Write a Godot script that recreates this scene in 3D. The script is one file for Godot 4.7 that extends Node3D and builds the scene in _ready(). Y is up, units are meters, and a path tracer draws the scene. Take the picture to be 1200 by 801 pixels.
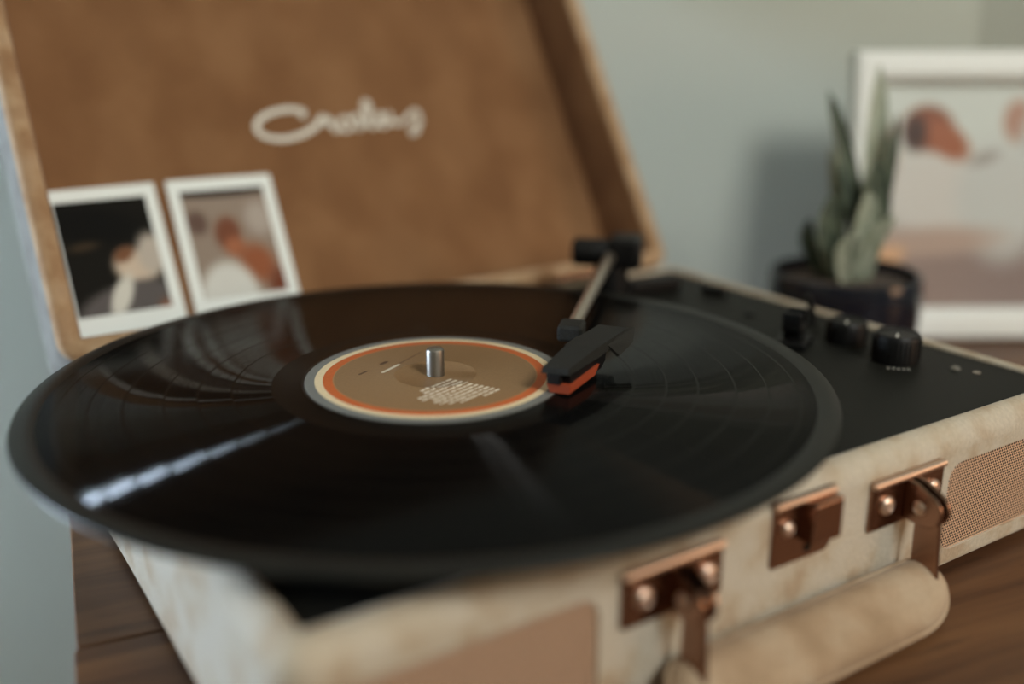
extends Node3D
# Lengths are written in millimetres (y up, 0 = table top, the spindle at x = z = 0) and turned into metres when a mesh is committed.

const MM := 0.001
var M := {}
var HR := Vector3(0.83975, 0, 0.54297)   # along the back wall, to the right
var HF := Vector3(0.54297, 0, -0.83975)  # towards the back wall
var TX := Vector3(0.9866, 0, 0.163)      # along the table and the back wall
var TZ := Vector3(-0.163, 0, 0.9866)     # from the back wall into the room


# ---------------------------------------------------------------- mesh building
class MB:
	var v := PackedVector3Array()
	var n := PackedVector3Array()
	var t := PackedVector2Array()

	func tri(a: Vector3, b: Vector3, c: Vector3, na: Vector3, nb: Vector3, nc: Vector3, ta := Vector2.ZERO, tb := Vector2.ZERO, tc := Vector2.ZERO) -> void:
		var g := (b - a).cross(c - a)
		if g.length_squared() < 1e-12:
			return
		if g.dot(na + nb + nc) > 0.0:
			v.append_array([a, c, b]); n.append_array([na, nc, nb]); t.append_array([ta, tc, tb])
		else:
			v.append_array([a, b, c]); n.append_array([na, nb, nc]); t.append_array([ta, tb, tc])

	func quad(a: Vector3, b: Vector3, c: Vector3, d: Vector3, nn: Vector3) -> void:
		tri(a, b, c, nn, nn, nn, Vector2(0, 0), Vector2(1, 0), Vector2(1, 1))
		tri(a, c, d, nn, nn, nn, Vector2(0, 0), Vector2(1, 1), Vector2(0, 1))

	func quadn(a: Vector3, b: Vector3, c: Vector3, d: Vector3, na: Vector3, nb: Vector3, nc: Vector3, nd: Vector3, ta := Vector2.ZERO, tb := Vector2.ZERO, tc := Vector2.ZERO, td := Vector2.ZERO) -> void:
		tri(a, b, c, na, nb, nc, ta, tb, tc)
		tri(a, c, d, na, nc, nd, ta, tc, td)

	func mesh(m: Material, origin := Vector3.ZERO) -> ArrayMesh:
		var p := PackedVector3Array()
		p.resize(v.size())
		for i in v.size():
			p[i] = (v[i] - origin) * 0.001
		var arr := []
		arr.resize(Mesh.ARRAY_MAX)
		arr[Mesh.ARRAY_VERTEX] = p
		arr[Mesh.ARRAY_NORMAL] = n
		arr[Mesh.ARRAY_TEX_UV] = t
		var am := ArrayMesh.new()
		am.add_surface_from_arrays(Mesh.PRIMITIVE_TRIANGLES, arr)
		am.surface_set_material(0, m)
		return am


# a box with rounded edges; b turns its axes
func rbox(mb: MB, c: Vector3, size: Vector3, r := 0.8, b := Basis(), s := 2) -> void:
	var h := size / 2.0
	r = minf(r, minf(h.x, minf(h.y, h.z)) * 0.98)
	for axis in 3:
		var u := (axis + 1) % 3
		var w := (axis + 2) % 3
		var lu := edge_steps(h[u], r, s)
		var lw := edge_steps(h[w], r, s)
		for side in [-1.0, 1.0]:
			for i in lu.size() - 1:
				for j in lw.size() - 1:
					var P := []
					var N := []
					for q in [[i, j], [i + 1, j], [i + 1, j + 1], [i, j + 1]]:
						var p := Vector3.ZERO
						p[axis] = side * h[axis]
						p[u] = lu[q[0]]
						p[w] = lw[q[1]]
						var inner := p.clamp(-h + Vector3.ONE * r, h - Vector3.ONE * r)
						var nn := (p - inner).normalized()
						P.append(c + b * (inner + nn * r))
						N.append(b * nn)
					mb.quadn(P[0], P[1], P[2], P[3], N[0], N[1], N[2], N[3])


func edge_steps(h: float, r: float, s: int) -> Array:
	var out := []
	for k in s + 1:
		out.append(-h + r - r * tan(deg_to_rad(45.0 * (s - k) / s)))
	for k in s + 1:
		out.append(h - r + r * tan(deg_to_rad(45.0 * k / s)))
	return out


# rows of [point, normal] along a profile; corners sharper than 40 degrees stay sharp
func profile_rows(pts: Array, closed := false) -> Array:
	var rows := []
	var k := pts.size()
	for i in k:
		var before: Variant = null
		var after: Variant = null
		if i > 0 or closed:
			var d0: Vector2 = pts[i] - pts[(i + k - 1) % k]
			before = Vector2(d0.y, -d0.x).normalized()
		if i < k - 1 or closed:
			var d1: Vector2 = pts[(i + 1) % k] - pts[i]
			after = Vector2(d1.y, -d1.x).normalized()
		if before == null:
			rows.append([pts[i], after, true])
		elif after == null:
			rows.append([pts[i], before, false])
		elif (before as Vector2).dot(after) > 0.76:
			rows.append([pts[i], ((before as Vector2) + (after as Vector2)).normalized(), true])
		else:
			rows.append([pts[i], before, false])
			rows.append([pts[i], after, true])
	if closed:
		rows.append(rows[0])
	return rows


# lathe: profile points (radius, height) running upwards on the outside
func lathe(mb: MB, pts: Array, segs := 48, at := Vector3.ZERO, b := Basis(), disc_uv := 0.0) -> void:
	var rows := profile_rows(pts)
	for i in rows.size() - 1:
		if not rows[i][2]:
			continue
		for j in segs:
			var P := []
			var N := []
			var T := []
			for q in [[i, j], [i + 1, j], [i + 1, j + 1], [i, j + 1]]:
				var a: float = TAU * q[1] / segs
				var p: Vector2 = rows[q[0]][0]
				var nn: Vector2 = rows[q[0]][1]
				P.append(at + b * Vector3(cos(a) * p.x, p.y, sin(a) * p.x))
				N.append(b * Vector3(cos(a) * nn.x, nn.y, sin(a) * nn.x))
				if disc_uv > 0.0:
					T.append(Vector2(0.5 + cos(a) * p.x / disc_uv / 2.0, 0.5 + sin(a) * p.x / disc_uv / 2.0))
				else:
					T.append(Vector2(p.x / 152.0, float(q[1]) / segs))
			mb.quadn(P[0], P[1], P[2], P[3], N[0], N[1], N[2], N[3], T[0], T[1], T[2], T[3])


# a profile (inset, height) carried round a rounded rectangle; skip = [row height from, to] leaves the front span open
func rect_sweep(mb: MB, pts: Array, cx: float, cz: float, hx: float, hz: float, r: float, b := Basis(), at := Vector3.ZERO, skip := Vector2(9e9, 9e9)) -> void:
	var rows := profile_rows(pts)
	var K := 8
	for i in rows.size() - 1:
		if not rows[i][2]:
			continue
		var ring := []
		for q in 2:
			var p: Vector2 = rows[i + q][0]
			var nn := Vector2(rows[i + q][1].x, -rows[i + q][1].y)
			var rad := maxf(r - p.x, 1.0)
			var line := []
			for corner in 4:
				var sx := 1.0 if corner == 0 or corner == 3 else -1.0
				var sz := 1.0 if corner < 2 else -1.0
				for k in K + 1:
					var a := PI / 2 * (corner + float(k) / K)
					var o := Vector3(cos(a), 0, sin(a))
					line.append([at + b * (Vector3(cx + sx * (hx - p.x - rad), p.y, cz + sz * (hz - p.x - rad)) + o * rad), b * (o * nn.x + Vector3(0, nn.y, 0)).normalized()])
			ring.append(line)
		var cnt: int = ring[0].size()
		var open := absf(rows[i][0].y - skip.x) < 0.01 and absf(rows[i + 1][0].y - skip.y) < 0.01
		for j in cnt:
			if open and j == K:
				continue
			var j2 := (j + 1) % cnt
			mb.quadn(ring[0][j][0], ring[1][j][0], ring[1][j2][0], ring[0][j2][0], ring[0][j][1], ring[1][j][1], ring[1][j2][1], ring[0][j2][1])


func rounded(hx: float, hy: float, r: float, c := Vector2.ZERO, k := 6) -> PackedVector2Array:
	var out := PackedVector2Array()
	for corner in 4:
		var sx := 1.0 if corner == 0 or corner == 3 else -1.0
		var sy := 1.0 if corner < 2 else -1.0
		for i in k + 1:
			var a := PI / 2 * (corner + float(i) / k)
			out.append(c + Vector2(sx * (hx - r), sy * (hy - r)) + Vector2(cos(a), sin(a)) * r)
	return out


# a flat outline given thickness along b.z, its front edge bevelled; outline lies in b.x, b.y
func prism(mb: MB, poly: PackedVector2Array, depth: float, bevel: float, at: Vector3, b := Basis()) -> void:
	if Geometry2D.is_polygon_clockwise(poly):
		poly.reverse()
	var k := poly.size()
	var inner := PackedVector2Array()
	var outn := PackedVector2Array()
	for i in k:
		var d0 := (poly[i] - poly[(i + k - 1) % k]).normalized()
		var d1 := (poly[(i + 1) % k] - poly[i]).normalized()
		var n0 := Vector2(d0.y, -d0.x)
		var n1 := Vector2(d1.y, -d1.x)
		var m := (n0 + n1).normalized()
		inner.append(poly[i] - m * bevel / maxf(0.35, m.dot(n1)))
		outn.append(m)
	var lo := poly[0]
	var hi := poly[0]
	for p in poly:
		lo = lo.min(p)
		hi = hi.max(p)
	var span := hi - lo
	var idx := Geometry2D.triangulate_polygon(inner)
	for i in range(0, idx.size(), 3):
		var P := []
		var T := []
		for q in 3:
			var p := inner[idx[i + q]]
			P.append(at + b * Vector3(p.x, p.y, depth))
			T.append(Vector2((p.x - lo.x) / span.x, (hi.y - p.y) / span.y))
		mb.tri(P[0], P[1], P[2], b.z, b.z, b.z, T[0], T[1], T[2])
	var back := Geometry2D.triangulate_polygon(poly)
	for i in range(0, back.size(), 3):
		var P := []
		for q in 3:
			P.append(at + b * Vector3(poly[back[i + q]].x, poly[back[i + q]].y, 0))
		mb.tri(P[0], P[1], P[2], -b.z, -b.z, -b.z)
	for i in k:
		var j := (i + 1) % k
		var d := (poly[j] - poly[i]).normalized()
		var nf := b * Vector3(d.y, -d.x, 0)
		var smooth := outn[i].dot(outn[j]) > 0.8
		var na := b * Vector3(outn[i].x, outn[i].y, 0) if smooth else nf
		var nb := b * Vector3(outn[j].x, outn[j].y, 0) if smooth else nf
		var a0 := at + b * Vector3(poly[i].x, poly[i].y, 0)
		var b0 := at + b * Vector3(poly[j].x, poly[j].y, 0)
		var a1 := at + b * Vector3(poly[i].x, poly[i].y, depth - bevel)
		var b1 := at + b * Vector3(poly[j].x, poly[j].y, depth - bevel)
		mb.quadn(a0, b0, b1, a1, na, nb, nb, na)
		if bevel > 0.0:
			var a2 := at + b * Vector3(inner[i].x, inner[i].y, depth)
			var b2 := at + b * Vector3(inner[j].x, inner[j].y, depth)
			mb.quadn(a1, b1, b2, a2, (na + b.z).normalized(), (nb + b.z).normalized(), (nb + b.z).normalized(), (na + b.z).normalized())


# a solid between two horizontal outlines with the same number of corners (top points carry their own heights)
func hull(mb: MB, top: Array, bottom: Array) -> void:
	var k := top.size()
	var mid := Vector3.ZERO
	for p in top:
		mid += p
	for p in bottom:
		mid += p
	mid /= 2.0 * k
	for i in range(1, k - 1):
		flat(mb, top[0], top[i], top[i + 1], mid)
		flat(mb, bottom[0], bottom[i], bottom[i + 1], mid)
	for i in k:
		var j := (i + 1) % k
		flat(mb, top[i], top[j], bottom[j], mid)
		flat(mb, top[i], bottom[j], bottom[i], mid)


func flat(mb: MB, a: Vector3, b: Vector3, c: Vector3, inside: Vector3) -> void:
	var g := (b - a).cross(c - a).normalized()
	if g.dot((a + b + c) / 3.0 - inside) < 0.0:
		g = -g
	mb.tri(a, b, c, g, g, g)


func smooth_path(pts: Array, per := 6) -> Array:
	var out := []
	for i in pts.size() - 1:
		var p0: Variant = pts[maxi(i - 1, 0)]
		var p3: Variant = pts[mini(i + 2, pts.size() - 1)]
		for k in per:
			out.append(pts[i].cubic_interpolate(pts[i + 1], p0, p3, float(k) / per))
	out.append(pts[-1])
	return out


# a round bar along a path; radii may change along it; flatten squashes it along the given direction
func tube(mb: MB, path: Array, radii: Array, segs := 16) -> void:
	var k := path.size()
	var side := Vector3.ZERO
	var rings := []
	for i in k:
		var d: Vector3 = (path[mini(i + 1, k - 1)] - path[maxi(i - 1, 0)]).normalized()
		if i == 0:
			side = d.cross(Vector3.UP if absf(d.y) < 0.9 else Vector3.RIGHT).normalized()
		else:
			side = (side - d * side.dot(d)).normalized()
		var up := side.cross(d)
		var r: float = radii[i] if i < radii.size() else radii[-1]
		var ring := []
		for j in segs:
			var a := TAU * j / segs
			var o := side * cos(a) + up * sin(a)
			ring.append([path[i] + o * r, o])
		rings.append(ring)
	for i in k - 1:
		for j in segs:
			var j2 := (j + 1) % segs
			mb.quadn(rings[i][j][0], rings[i + 1][j][0], rings[i + 1][j2][0], rings[i][j2][0], rings[i][j][1], rings[i + 1][j][1], rings[i + 1][j2][1], rings[i][j2][1])
	for e in [0, k - 1]:
		var d: Vector3 = (path[0] - path[1]).normalized() if e == 0 else (path[k - 1] - path[k - 2]).normalized()
		for j in range(1, segs - 1):
			mb.tri(rings[e][0][0], rings[e][j][0], rings[e][j + 1][0], d, d, d)


# a raised stroke of lettering on a plane
func stroke(mb: MB, pts: Array, half: float, at: Vector3, b: Basis, thick := 0.6) -> void:
	var path := smooth_path(pts, 7)
	var k := path.size()
	var L := []
	var R := []
	for i in k:
		var d: Vector2 = (path[mini(i + 1, k - 1)] - path[maxi(i - 1, 0)]).normalized()
		var o := Vector2(-d.y, d.x) * half
		L.append(path[i] + o)
		R.append(path[i] - o)
	for i in k - 1:
		var a0 := at + b * Vector3(L[i].x, L[i].y, thick)
		var a1 := at + b * Vector3(L[i + 1].x, L[i + 1].y, thick)
		var c0 := at + b * Vector3(R[i].x, R[i].y, thick)
		var c1 := at + b * Vector3(R[i + 1].x, R[i + 1].y, thick)
		mb.quad(a0, a1, c1, c0, b.z)
		var sd: Vector2 = (L[i] - R[i]).normalized()
		var sn := b * Vector3(sd.x, sd.y, 0)
		mb.quad(a0, a1, a1 - b.z * thick, a0 - b.z * thick, sn)
		mb.quad(c0, c1, c1 - b.z * thick, c0 - b.z * thick, -sn)
	for e in [0, k - 1]:
		for j in 10:
			var p: Vector2 = path[e]
			var q0 := p + Vector2.from_angle(TAU * j / 10) * half
			var q1 := p + Vector2.from_angle(TAU * (j + 1) / 10) * half
			mb.tri(at + b * Vector3(p.x, p.y, thick * 0.97), at + b * Vector3(q0.x, q0.y, thick * 0.97), at + b * Vector3(q1.x, q1.y, thick * 0.97), b.z, b.z, b.z)


# ---------------------------------------------------------------- nodes
func root_at(called: String, at: Vector3) -> Node3D:
	var o := Node3D.new()
	o.name = called
	o.position = at * MM
	add_child(o, true)
	return o


func part(called: String, mb: MB, m: Material, parent: Node3D, label := "", origin := Vector3.ZERO) -> MeshInstance3D:
	# vertices are written in scene millimetres; the mesh is shifted so that it sits right under its parent
	var base := Vector3.ZERO
	var up: Node = parent
	while up != self:
		base += (up as Node3D).position / MM
		up = up.get_parent()
	var o := MeshInstance3D.new()
	o.name = called
	o.mesh = mb.mesh(m, base + origin)
	o.position = origin * MM
	o.cast_shadow = GeometryInstance3D.SHADOW_CASTING_SETTING_ON
	if label:
		o.set_meta("label", label)
	parent.add_child(o, true)
	return o


func tag(o: Node, label: String, category: String, group := "") -> void:
	o.set_meta("label", label)
	o.set_meta("category", category)
	if group:
		o.set_meta("group", group)


func structure(called: String, mb: MB, m: Material) -> MeshInstance3D:
	var o := MeshInstance3D.new()
	o.name = called
	o.mesh = mb.mesh(m)
	o.set_meta("kind", "structure")
	add_child(o, true)
	return o


# ---------------------------------------------------------------- materials
func noise_image(size: int, freq: float, octaves: int, sd: int) -> Image:
	var f := FastNoiseLite.new()
	f.seed = sd
	f.noise_type = FastNoiseLite.TYPE_SIMPLEX_SMOOTH
	f.frequency = freq
	f.fractal_octaves = octaves
	var im := f.get_seamless_image(size, size)
	im.convert(Image.FORMAT_L8)
	return im


func blend_texture(size: int, low: Color, mid: Color, high: Color, f1: float, f2: float, fine: float, sd: int) -> ImageTexture:
	var a := noise_image(size, f1, 4, sd).get_data()
	var b := noise_image(size, f2, 3, sd + 7).get_data()
	var data := PackedByteArray()
	data.resize(size * size * 3)
	for i in size * size:
		var x := clampf((a[i] / 255.0 - 0.25) * 2.0, 0.0, 1.0)
		var c := low.lerp(mid, x * 2.0) if x < 0.5 else mid.lerp(high, x * 2.0 - 1.0)
		var k := 1.0 + (b[i] / 255.0 - 0.5) * fine
		data[i * 3] = int(clampf(c.r * k, 0, 1) * 255)
		data[i * 3 + 1] = int(clampf(c.g * k, 0, 1) * 255)
		data[i * 3 + 2] = int(clampf(c.b * k, 0, 1) * 255)
	return ImageTexture.create_from_image(Image.create_from_data(size, size, false, Image.FORMAT_RGB8, data))


func plain(c: Color, rough := 0.6, metal := 0.0, spec := 0.5) -> StandardMaterial3D:
	var m := StandardMaterial3D.new()
	m.albedo_color = c
	m.roughness = rough
	m.metallic = metal
	m.metallic_specular = spec
	return m


func cloth(tex: Texture2D, scale: float, bump: Texture2D, height := 0.02) -> StandardMaterial3D:
	var m := plain(Color.WHITE, 0.92, 0.0, 0.25)
	m.albedo_texture = tex
	m.uv1_triplanar = true
	m.uv1_scale = Vector3.ONE * scale
	m.rim_enabled = true
	m.rim = 0.25
	m.rim_tint = 0.6
	if bump:
		m.heightmap_enabled = true
		m.heightmap_texture = bump
		m.heightmap_scale = height
	return m


func rgb(r: int, g: int, b: int) -> Color:
	return Color(r / 255.0, g / 255.0, b / 255.0)


func wood_texture(sd: int, dark: Color, light: Color) -> ImageTexture:
	var w := 1024
	var h := 512
	var f := FastNoiseLite.new()
	f.seed = sd
	f.frequency = 0.01
	f.fractal_octaves = 4
	var g := FastNoiseLite.new()
	g.seed = sd + 3
	g.frequency = 0.02
	var data := PackedByteArray()
	data.resize(w * h * 3)
	for y in h:
		for x in w:
			var warp := g.get_noise_2d(x * 0.12, y * 0.5) * 14.0
			var a := f.get_noise_2d(x * 0.09, (y + warp) * 1.7)
			var p := f.get_noise_2d(x * 0.5 + 900.0, (y + warp) * 9.0)
			var k := clampf(0.5 + a * 0.8 + p * 0.3, 0.0, 1.0)
			var c := dark.lerp(light, k)
			if p < -0.5:
				c = c.darkened(0.12)
			var i := (y * w + x) * 3
			data[i] = int(c.r * 255)
			data[i + 1] = int(c.g * 255)
			data[i + 2] = int(c.b * 255)
	return ImageTexture.create_from_image(Image.create_from_data(w, h, false, Image.FORMAT_RGB8, data))


# a small soft print: ellipses [cx, cy, rx, ry, degrees, colour, softness] laid over a ground, all in shares of the sheet
func print_texture(w: int, h: int, ground: Color, shapes: Array) -> ImageTexture:
	var im := Image.create(w, h, false, Image.FORMAT_RGB8)
	for y in h:
		for x in w:
			var c := ground
			for s in shapes:
				var d := Vector2((x + 0.5) / w - s[0], ((y + 0.5) / h - s[1]) * h / w).rotated(-deg_to_rad(s[4]))
				var e := Vector2(d.x / s[2], d.y / s[3]).length()
				c = c.lerp(s[5], 1.0 - smoothstep(1.0 - s[6], 1.0 + s[6], e))
			im.set_pixel(x, y, c)
	return ImageTexture.create_from_image(im)


func materials() -> void:
	var fine := ImageTexture.create_from_image(noise_image(512, 0.09, 3, 5))
	M.suede = cloth(blend_texture(512, rgb(176, 156, 132), rgb(190, 178, 159), rgb(194, 184, 168), 0.008, 0.10, 0.10, 11), 9.0, fine, 0.015)
	M.lid_cloth = cloth(blend_texture(512, rgb(121, 86, 58), rgb(130, 94, 64), rgb(140, 104, 73), 0.006, 0.15, 0.08, 21), 5.0, fine, 0.012)
	M.rim_cloth = cloth(blend_texture(512, rgb(150, 116, 86), rgb(176, 146, 114), rgb(184, 157, 128), 0.01, 0.12, 0.10, 31), 9.0, fine, 0.015)
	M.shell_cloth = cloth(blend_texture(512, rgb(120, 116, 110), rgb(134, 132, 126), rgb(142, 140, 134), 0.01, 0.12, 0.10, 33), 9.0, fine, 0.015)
	M.handle = cloth(blend_texture(512, rgb(158, 134, 108), rgb(172, 148, 122), rgb(182, 162, 138), 0.006, 0.12, 0.08, 41), 9.0, fine, 0.012)
	M.deck = plain(rgb(25, 25, 22), 0.55, 0.0, 0.28)
	M.deck.heightmap_enabled = true
	M.deck.heightmap_texture = fine
	M.deck.heightmap_scale = 0.006
	M.deck.uv1_triplanar = true
	M.deck.uv1_scale = Vector3.ONE * 30.0
	M.black = plain(rgb(15, 15, 16), 0.45, 0.0, 0.35)
	M.black_rough = plain(rgb(36, 36, 33), 0.6, 0.0, 0.35)
	M.black_rough.heightmap_enabled = true
	M.black_rough.heightmap_texture = fine
	M.black_rough.heightmap_scale = 0.06
	M.black_rough.uv1_triplanar = true
	M.black_rough.uv1_scale = Vector3.ONE * 40.0
	M.rubber = plain(rgb(24, 24, 24), 0.8)
	M.hole = plain(rgb(12, 11, 10), 0.9)
	M.steel = plain(rgb(150, 146, 140), 0.42, 1.0)
	M.arm_metal = plain(rgb(196, 184, 172), 0.38, 1.0)
	M.rose = plain(rgb(154, 120, 102), 0.26, 1.0)
	M.rose_dull = plain(rgb(226, 200, 182), 0.38, 1.0)
	M.grille = plain(rgb(226, 188, 158), 0.5, 0.2)
	M.white_print = plain(rgb(226, 224, 214), 0.6)
	M.orange = plain(rgb(166, 72, 42), 0.55)
	M.paper_white = plain(rgb(236, 243, 242), 0.6)
	M.frame_white = plain(rgb(236, 240, 238), 0.35)
	M.card = plain(rgb(120, 100, 80), 0.8)
	M.pot = plain(rgb(15, 19, 32), 0.12, 0.0, 0.5)
	M.soil = cloth(blend_texture(256, rgb(40, 30, 22), rgb(62, 46, 34), rgb(96, 74, 54), 0.06, 0.2, 0.3, 51), 20.0, fine, 0.08)
	M.leaf_dark = leaf_material(rgb(40, 52, 44), rgb(108, 118, 100), 61)
	M.leaf_pale = leaf_material(rgb(140, 150, 130), rgb(190, 196, 180), 71)
	M.wall = plain(rgb(188, 193, 184), 0.9, 0.0, 0.3)
	M.wall.heightmap_enabled = true
	M.wall.heightmap_texture = fine
	M.wall.heightmap_scale = 0.02
	M.wall.uv1_triplanar = true
	M.wall.uv1_scale = Vector3.ONE * 6.0
	M.ceiling = plain(rgb(226, 224, 218), 0.9)
	M.trim = plain(rgb(230, 230, 226), 0.5)
	M.pane = plain(Color(1, 1, 1, 0.06), 0.02)
	M.pane.transparency = BaseMaterial3D.TRANSPARENCY_ALPHA
	M.wood = []
	for k in 3:
		var w := plain(Color.WHITE, 0.42, 0.0, 0.45)
		w.albedo_texture = wood_texture(81 + k * 5, rgb(78, 50, 32), rgb(120, 84, 54))
		M.wood.append(w)
	M.floor_wood = []
	for k in 2:
		var w := plain(Color.WHITE, 0.5)
		w.albedo_texture = wood_texture(181 + k * 5, rgb(110, 76, 50), rgb(160, 118, 84))
		M.floor_wood.append(w)
	M.wood_plain = plain(rgb(92, 62, 42), 0.5)


func leaf_material(a: Color, b: Color, sd: int) -> StandardMaterial3D:
	var m := plain(Color.WHITE, 0.5)
	m.albedo_texture = blend_texture(128, a, a.lerp(b, 0.5), b, 0.03, 0.2, 0.1, sd)
	m.backlight_enabled = true
	m.backlight = Color(0.25, 0.3, 0.2)
	return m


# ---------------------------------------------------------------- scene
func _ready() -> void:
	camera_and_light()
	materials()
	room()
	table()
	record_player()
	vinyl_record()
	instant_photos()
	photo_frame()
	potted_plant()


func area(called: String, at: Vector3, towards: Vector3, size: Vector2, color: Color, energy: float) -> void:
	var l := AreaLight3D.new()
	l.name = called
	l.area_size = size * MM
	l.light_color = color
	l.light_energy = energy
	l.area_range = 12.0
	l.area_attenuation = 2.0
	l.shadow_enabled = true
	add_child(l)
	l.look_at_from_position(at * MM, (at + towards * 100.0) * MM, Vector3.UP)


func rf(r: float, y: float, f: float) -> Vector3:      # room axes (right, up, towards the back wall, from under the camera) to scene axes
	return Vector3(-178.1, 0, 330.1) + HR * r + Vector3.UP * y + HF * f


func tf(x: float, y: float, z: float) -> Vector3:      # table axes to scene axes
	return TX * x + Vector3.UP * y + TZ * z


func camera_and_light() -> void:
	var cam := Camera3D.new()
	cam.name = "camera"
	cam.near = 0.02
	cam.far = 50.0
	cam.transform = Transform3D(Basis(Vector3(0.83926, -0.0029, 0.54373), Vector3(0.16467, 0.95438, -0.24908), Vector3(-0.5182, 0.29858, 0.80145)).orthonormalized(), Vector3(-178.11, 205.24, 330.10) * MM)
	var at := CameraAttributesPhysical.new()
	at.frustum_focal_length = 35.86
	at.frustum_focus_distance = 0.402
	at.exposure_aperture = 2.2
	cam.attributes = at
	add_child(cam)
	var sky := ProceduralSkyMaterial.new()
	sky.sky_top_color = rgb(150, 178, 205)
	sky.sky_horizon_color = rgb(205, 215, 222)
	sky.ground_horizon_color = rgb(150, 148, 142)
	sky.ground_bottom_color = rgb(110, 106, 100)
	var e := Environment.new()
	e.background_mode = Environment.BG_SKY
	e.sky = Sky.new()
	e.sky.sky_material = sky
	e.tonemap_mode = Environment.TONE_MAPPER_LINEAR
	e.tonemap_exposure = 1.0
	e.sdfgi_enabled = true
	e.ssao_enabled = true
	e.ssil_enabled = true
	var we := WorldEnvironment.new()
	we.name = "surroundings"
	we.environment = e
	add_child(we)
	# daylight in the window behind the camera and in the two narrow panes of the side window
	area("window_light", rf(890, 1294, -855), HF + Vector3(0, -0.75, 0) - HR * 0.5, Vector2(480, 480), rgb(255, 255, 248), 2.3)
	for k in 2:
		area("side_window_light", rf(-1290, 130, 420 + (30 if k == 0 else -30)), HR, Vector2(24, 360), rgb(212, 232, 255), 0.95)
	area("added_warm_fill", rf(1470, 330, -100), -HR, Vector2(500, 500), rgb(255, 196, 138), 0.42)  # warm fill added from the right; no window is known there


# a wall slab with an opening: x from-to and y from-to in the wall's own axes
func wall_slab(mb: MB, a: Vector2, b: Vector2, hole: Rect2, thick: float, at: Vector3, basis: Basis) -> void:
	var rects := []
	if hole.size.x > 0.0:
		rects = [Rect2(a.x, a.y, hole.position.x - a.x, b.y - a.y), Rect2(hole.end.x, a.y, b.x - hole.end.x, b.y - a.y), Rect2(hole.position.x, a.y, hole.size.x, hole.position.y - a.y), Rect2(hole.position.x, hole.end.y, hole.size.x, b.y - hole.end.y)]
	else:
		rects = [Rect2(a, b - a)]
	for r in rects:
		rbox(mb, at + basis * Vector3(r.get_center().x, r.get_center().y, -thick / 2), Vector3(r.size.x, r.size.y, thick), 0.01, basis, 1)


func room() -> void:
	var y0 := -740.0
	var y1 := 1900.0
	var rl := -1100.0
	var rr := 1500.0
	var edge := 344.0       # the back wall ends here; behind it lies a deeper recess
	var fb := 785.0
	var fb2 := 1400.0
	var ff := -900.0
	var to_room := Basis(HR, Vector3.UP, -HF)
	var mb := MB.new()
	rbox(mb, rf((rl - 100 + edge) / 2, (y0 + y1) / 2, (fb + fb2 + 100) / 2), Vector3(edge - rl + 100, y1 - y0 + 100, fb2 + 100 - fb), 3, to_room, 1)
	structure("wall_back", mb, M.wall)
	mb = MB.new()
	wall_slab(mb, Vector2(edge, y0 - 50), Vector2(rr + 100, y1 + 50), Rect2(), 100, rf(0, 0, fb2), to_room)
	structure("wall_recess", mb, M.wall)
	mb = MB.new()
	var warm := Rect2(-400, 30, 600, 600)
	wall_slab(mb, Vector2(ff - 100, y0 - 50), Vector2(fb2 + 100, y1 + 50), warm, 100, rf(rr, 0, 0), Basis(HF, Vector3.UP, -HR))
	structure("wall_right", mb, M.wall)
	var side := Rect2(-488, -80, 148, 430)
	mb = MB.new()
	wall_slab(mb, Vector2(-fb - 50, y0 - 50), Vector2(-ff + 100, y1 + 50), side, 260, rf(rl, 0, 0), Basis(-HF, Vector3.UP, HR))
	structure("wall_left", mb, M.wall)
	var main := Rect2(-890 - 260, 1034, 520, 520)
	mb = MB.new()
	wall_slab(mb, Vector2(-rr - 50, y0 - 50), Vector2(-rl + 50, y1 + 50), main, 100, rf(0, 0, ff), Basis(-HR, Vector3.UP, HF))
	structure("wall_front", mb, M.wall)
	mb = MB.new()
	rbox(mb, rf((rl + rr) / 2, y1 + 50, (ff + fb2) / 2), Vector3(rr - rl, 100, fb2 - ff), 0.01, to_room, 1)
	structure("ceiling", mb, M.ceiling)
	mb = MB.new()
	rbox(mb, rf((rl + rr) / 2, y0 - 60, (ff + fb2) / 2), Vector3(rr - rl, 100, fb2 - ff), 0.01, to_room, 1)
	var fl := structure("floor", mb, M.wood_plain)
	var k := 0
	var f := ff
	while f < fb2 - 1.0:
		var wide := minf(140.0, fb2 - f)
		var pm := MB.new()
		board(pm, rf(0, 0, 0), HR, -HF, rl, rr if f > fb else rr, y0 - 10.0, y0, -f - wide + 0.6, -f - 0.6, 0.6, k * 0.37)
		part("floorboard", pm, M.floor_wood[k % 2], fl)
		f += wide
		k += 1
	window("window_1", side, rf(rl - 160, 0, 0), Basis(-HF, Vector3.UP, HR), 16.0)
	window("window_3", warm, rf(rr, 0, 0), Basis(HF, Vector3.UP, -HR), 40.0)  # unseen window, added to carry the warm fill light
	window("window_2", main, rf(0, 0, ff), Basis(-HR, Vector3.UP, HF), 45.0)


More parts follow.
